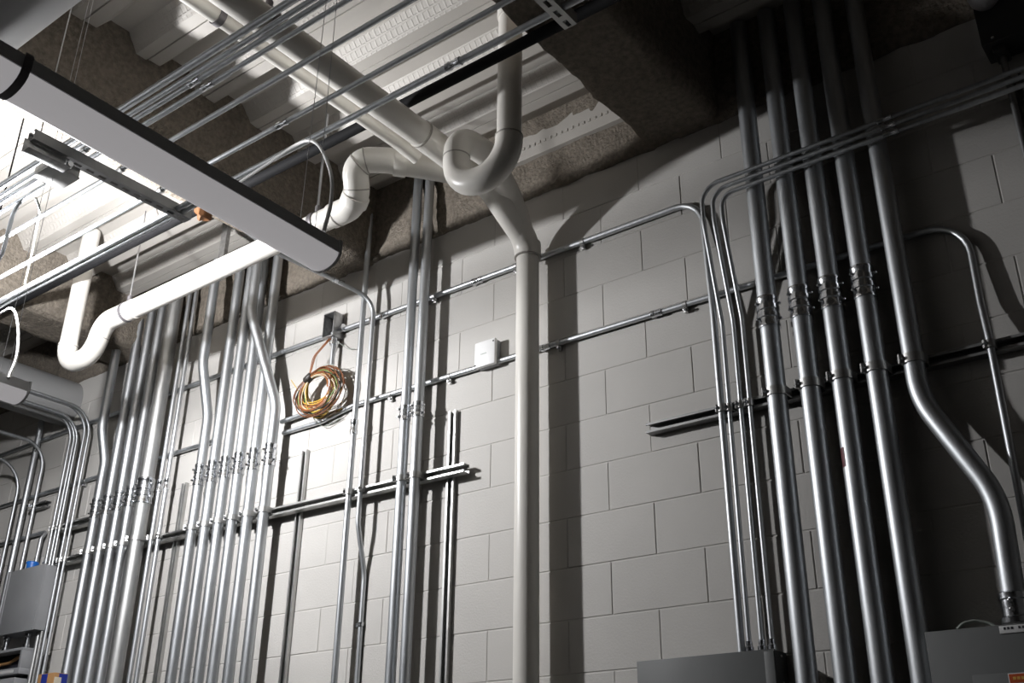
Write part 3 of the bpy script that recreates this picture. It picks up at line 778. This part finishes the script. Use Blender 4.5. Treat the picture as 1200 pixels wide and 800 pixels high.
# ------------------------------------------------------------------ light fixtures
def fixture(label, xc, y1, y0, z, yaw, wz=4.776):
    t = thing('strip_light', label, 'light fixture', (xc, y1, z), 'strip light fixtures')
    bm = bmesh.new()
    ctr = Vector((xc, y1, z)); dirv = Vector((math.sin(yaw), -math.cos(yaw), 0)); sd = Vector((math.cos(yaw), math.sin(yaw), 0)); L = y1-y0
    def P(u, v): return ctr+sd*u+Vector((0, 0, v))
    # housing: low tray with sloping sides
    prism(bm, [P(-.054, 0), P(-.050, .034), (P(.050, .034)), P(.054, 0)], dirv*0, dirv*L); link('housing', bm, M['housing'], t, smooth=False)
    bm = bmesh.new()
    out = [P(-.051, 0)]+[P(-.051*math.cos(math.pi*k/10), -.034*math.sin(math.pi*k/10)) for k in range(0, 11)]
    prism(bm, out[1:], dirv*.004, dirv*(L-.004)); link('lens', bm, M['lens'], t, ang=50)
    bm = bmesh.new()
    cap = [P(-.055, .036), P(.055, .036), P(.055, -.002)]+[P(.053*math.cos(math.pi*k/10), -.036*math.sin(math.pi*k/10)) for k in range(1, 10)]+[P(-.055, -.002)]
    prism(bm, cap, dirv*-.004, dirv*.004); link('end_cap', bm, M['housing'], t, smooth=False)
    bm = bmesh.new(); lo_ = []
    for s0 in (.850, .868):
        ring = [P(.056, .036), P(.056, 0)]+[P(.0535*math.cos(math.pi*k/10), -.0365*math.sin(math.pi*k/10)) for k in range(0, 11)]+[P(-.056, .036)]
        lo_.append([bm.verts.new(p+dirv*s0) for p in ring])
    for k in range(len(lo_[0])-1): bm.faces.new((lo_[0][k], lo_[0][k+1], lo_[1][k+1], lo_[1][k]))
    link('clip_band', bm, M['strapgrey'], t, ang=50)
    for s in (.07, L-.2):
        for u in (-.03, .03):
            bm = bmesh.new(); a_ = P(u, .034)+dirv*s; b_ = Vector((ctr.x+u*.5, a_.y, wz)); sweep(bm, [a_, b_], .0010, 6); link('wire', bm, M['wire'], t)
    return t
yawf = .028
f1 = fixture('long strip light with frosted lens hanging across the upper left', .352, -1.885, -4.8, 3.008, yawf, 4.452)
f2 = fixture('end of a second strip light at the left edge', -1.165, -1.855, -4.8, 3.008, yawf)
def smooth_path(pts, n=8):
    pts = [Vector(p) for p in pts]; P = [pts[0]*2-pts[1]]+pts+[pts[-1]*2-pts[-2]]; out = []
    for i in range(1, len(P)-2):
        a, b, c, d = P[i-1:i+3]
        for k in range(n):
            t = k/n; out.append(.5*((2*b)+(c-a)*t+(2*a-5*b+4*c-d)*t*t+(3*b-a-3*c+d)*t**3))
    out.append(pts[-1]); return out
def cord(label, pts):
    pts = smooth_path(pts)
    o = tube('power_cord', pts, .0055, M['cord'], None, .08, 8); tag(o, label, 'cord')
cs = Z(315, 191, zlow-.02)
cord('white cord arching from a ceiling conduit down to the strip light end', [Z(262, 226, zlow-.02), cs, Y(352, 167, 1.50), Y(372, 169, 1.62), Y(387, 200, 1.75), Y(388, 235, 1.83), Y(379, 272, 1.92)])
e2 = Y(10, 443, 1.95)
cord('white cord arching down to the second strip light at the left edge', [Z(-30, 385, zlow-.02), Z(2, 366, zlow-.02), Y(15, 362, 1.6), Y(21, 382, 1.7), Y(20, 415, 1.85), e2])

# ------------------------------------------------------------------ big round ducts
db = tube('round_duct', [Vector((-6.5, -2.724, 3.69)), Vector((3.0, -2.724, 3.69))], .25, M['duct'], None, 0, 48)
tag(db, 'big soft grey round duct in the top left corner', 'duct')
# duct going into the wall at the left
de = Y(82, 474, 0)
dl = tube('wall_duct', [Vector((de.x, -3.4, de.z)), Vector((de.x, 0.02, de.z))], .155, M['duct'], None, 0, 40)
tag(dl, 'grey round duct running into the block wall at the left', 'duct')

# ------------------------------------------------------------------ far left group: five slim conduits turning down from a run to the wall
r5 = .0095
x5s = [(65, 602), (69.5, 602), (73.2, 601), (81, 600), (86.5, 599)]
for i, (px, py) in enumerate(x5s):
    d = DM+r5+.001; x = xat(px, py, d)
    zr = 4.13+(.05 if i >= 3 else 0)-.012*i
    x_top = x
    pts = [(x_top, -3.2, zr+.0), (x_top, -d, zr), (x, -d, 0)]
    zend = Y(53, 660, .135).z-.002 if i < 3 else 0
    pts[-1] = (x, -d, zend)
    t = conduit('%s of five slim conduits turning down the wall beside the grey duct' % ordn[i], pts, r5, [0, .16, 0], seg=12, group='five slim conduits beside the grey duct', loc=(x, -d, zr))
    strut_strap(t, x, ZS if i > 2 else 3.39, DM, d, r5, big=False)
# short strut for the first three
channel('short level strut behind the first slim conduits beside the duct', (-4.12, -.0212, 3.39), (-3.62, -.0212, 3.39), (0, -1, 0))
# two bent conduits at the far left
xA = xat(30, 580, .06)
t = conduit('thicker upright conduit at the left edge', [(xA, -.057, 4.3), (xA, -.057, 0)], .0200, seg=14)
xB_ = xat(42.5, 580, .052)
t = conduit('slim conduit bending down from the left onto the grey box', [(xB_, -2.2, 4.02), (xB_, -.052, 4.02), (xB_, -.052, 3.135)], .0120, [0, .16, 0], seg=12, loc=(xB_, -.05, 4.02))
bm = bmesh.new(); lathe(bm, (xB_, -.052, 3.60), (0, 0, 1), [(-.012, .013), (-.012, .018), (.012, .018), (.012, .013)], 12); lathe(bm, (xB_-.02, -.075, 3.60), (1, 0, 0), [(-.015, .006), (-.012, .011), (.005, .011)], 10); link('clamp', bm, M['shiny'], t)
t = conduit('slim level conduit with a tight bend down into the grey box', [(-5.4, -.02, 3.408), (-4.25, -.02, 3.408), (-4.245, -.05, 3.36), (-4.235, -.06, 3.135)], .0120, [0, .05, .05, 0], seg=12, loc=(-4.25, -.02, 3.4))
t = conduit('slim curved conduit at the left edge below the duct', [(xA-.12, -1.6, 3.93), (xA-.12, -.06, 3.93), (xA-.12, -.06, 0)], .0110, [0, .2, 0], seg=12)

# grey box and what is below
gb = thing('electrical_box', 'grey steel enclosure on the wall at the left edge with conduits entering its top', 'electrical box', (-4.2, -.07, 2.755))
DB = .135; bxr = -3.97; bzt = Y(53, 660, DB).z; bzb = Y(40, 737, DB).z; bxl = Y(12, 668, DB).x
boxo('body', (bxl, -DB+.008, bzb+.004), (bxr-.003, -.003, bzt-.003), M['panel2'], gb, .003)
boxo('cover', (bxl-.002, -DB, bzb), (bxr, -DB+.008, bzt), M['panel2'], gb, .0015)
boxo('rim', (bxl-.002, -DB-.006, bzb), (bxl+.02, -DB, bzt), M['panel2'], gb, .0015)
q = Y(38, 661, .07)
bl = thing('tape_roll', 'blue and white plastic roll sitting on top of the grey enclosure', 'tape roll', (q.x, -.07, bzt))
bm = bmesh.new(); lathe(bm, (q.x, -.07, bzt-.002), (0, 0, 1), [(0, .036), (.002, .039), (.056, .039), (.060, .034), (.060, .02)], 22); link('roll', bm, M['blue'], bl, ang=40)
bm = bmesh.new()
vs = []
for k in range(9):
    a = math.radians(205+k*9); vs.append([bm.verts.new((q.x+math.cos(a)*.0397, -.07+math.sin(a)*.0397, bzt-.002+h)) for h in (.006, .040)])
for p_, q_ in zip(vs, vs[1:]): bm.faces.new((p_[0], q_[0], q_[1], p_[1]))
lb = link('paper_label', bm, M['paper'], bl); lb['label'] = 'white paper label'
lbx = thing('meter_box', 'grey box with an open black front at the bottom left corner', 'electrical box', (-4.3, -.1, 2.3))
D2 = .14
zt_ = Y(25, 758, D2).z; x0_ = -4.95; x1_ = Y(25, 770, D2).x; zo = Y(5, 784, D2).z
bm = bmesh.new()
box(bm, (x0_, -.02, zo-.16), (x1_, -.003, zt_)); box(bm, (x0_, -D2, zt_-.016), (x1_, -.02, zt_), .002); box(bm, (x0_, -D2, zo-.035), (x1_, -.02, zo), .002)
box(bm, (x1_-.022, -D2, zo), (x1_, -.02, zt_-.016), .001)
link('body', bm, M['panel2'], lbx, ang=30)
boxo('dark_interior', (x0_+.01, -.06, zo), (x1_-.022, -.021, zt_-.016), M['ink'], lbx, 0)
bm = bmesh.new(); sweep(bm, [Vector((x0_+.1, -.075, zo+.03)), Vector((x1_-.25, -.075, zo+.05)), Vector((x1_-.06, -.075, zo+.10))], .010, 8); link('copper_bar', bm, M['card'], lbx)
boxo('label_strip', (x0_+.1, -D2-.0015, zo-.026), (x1_-.06, -D2, zo-.010), M['paper'], lbx, 0)
boxo('lower_door', (x0_, -D2, zo-.16), (x1_-.03, -.02, zo-.055), M['panel2'], lbx, .003)
for px in (8, 32):
    nx = Y(px, 752, .08).x; hz = (bzb-zt_)
    bm = bmesh.new(); lathe(bm, (nx, -.08, zt_), (0, 0, 1), [(0, .024), (hz*.3, .024), (hz*.32, .016), (hz*.75, .016), (hz*.77, .022), (hz, .022)], 14); link('nipple', bm, M['shiny'], lbx, ang=35)
# three short conduits below the enclosure
for i, px in enumerate((41, 45.5, 50.5)):
    x = min(xat(px, 765, .06), bxr-.02)
    conduit('%s of three short conduits below the grey enclosure' % ('left', 'middle', 'right')[i], [(x, -.06, bzb+.002), (x, -.06, 0)], .0145, m='emt2', seg=12, group='three short conduits below the enclosure')

# carton on a cabinet
DC = .44
qa, qb_ = Y(45, 790, DC), Y(64, 788.6, DC)
zt_ = qa.z; w_ = qb_.x-qa.x
db_ = DC
while db_ > .17 and Y(80, 789, db_).x > qb_.x: db_ -= .004
ca = thing('carton', 'brown cardboard box with blue print at the bottom left', 'box', ((qa.x+qb_.x)/2, -.35, zt_-.25))
boxo('carton_body', (qa.x, -DC, zt_-.25), (qb_.x, -db_, zt_), M['card'], ca, .003)
boxo('print', (qa.x+w_*.25, -DC-.0015, zt_-.2), (qa.x+w_*.6, -DC+.001, zt_-.003), M['cardblue'], ca, 0)
dd = DC-db_
boxo('print', (qb_.x-.001, -DC+dd*.35, zt_-.2), (qb_.x+.0015, -db_-.002, zt_-.003), M['cardblue'], ca, 0)
boxo('print', (qb_.x-.001, -DC+dd*.05, zt_-.2), (qb_.x+.002, -DC+dd*.55, zt_-.022), M['cream'], ca, 0)
cb = thing('storage_cabinet', 'grey cabinet below the picture edge carrying the cardboard box', 'cabinet', ((qa.x+qb_.x)/2, -.35, 0))
boxo('body', (qa.x-.1, -.50, .06), (qb_.x+.05, -.165, zt_-.25), M['panel2'], cb, .004)
boxo('plinth', (qa.x-.08, -.48, 0), (qb_.x+.03, -.17, .06), M['panel'], cb, .002)

# ------------------------------------------------------------------ the bare work lamp that lights the corner (just left of the picture)
LX, LY, LZ = -2.05, -1.70, 3.895
wl_ = thing('work_lamp', 'bare bulb hanging on a cord left of the picture', 'lamp', (LX, LY, LZ))
bm = bmesh.new(); bmesh.ops.create_uvsphere(bm, u_segments=20, v_segments=12, radius=.045)
for v in bm.verts: v.co += Vector((LX, LY, LZ))
link('bulb', bm, M['bulb'], wl_)
bm = bmesh.new(); lathe(bm, (LX, LY, LZ+.06), (0, 0, 1), [(-.018, .014), (0, .016), (.035, .016), (.04, .006)], 14); link('socket', bm, M['darkbox'], wl_)
bm = bmesh.new(); sweep(bm, [Vector((LX, LY, LZ+.09)), Vector((LX, LY, 4.776))], .004, 8); link('flex', bm, M['black'], wl_)

# ------------------------------------------------------------------ world and view
w = bpy.data.worlds.new('world'); scene.world = w; w.use_nodes = True
w.node_tree.nodes['Background'].inputs[0].default_value = (.6, .62, .65, 1)
w.node_tree.nodes['Background'].inputs[1].default_value = .002
scene.view_settings.view_transform = 'Standard'
try: scene.view_settings.look = 'None'
except Exception: pass
scene.view_settings.gamma = 1.0; scene.view_settings.exposure = 0.0; scene.view_settings.use_curve_mapping = False
scene.cycles.use_denoising = True
scene.cycles.max_bounces = 10; scene.cycles.diffuse_bounces = 5; scene.cycles.glossy_bounces = 5
scene.cycles.sample_clamp_indirect = 6.0
scene.cycles.caustics_reflective = False; scene.cycles.caustics_refractive = False
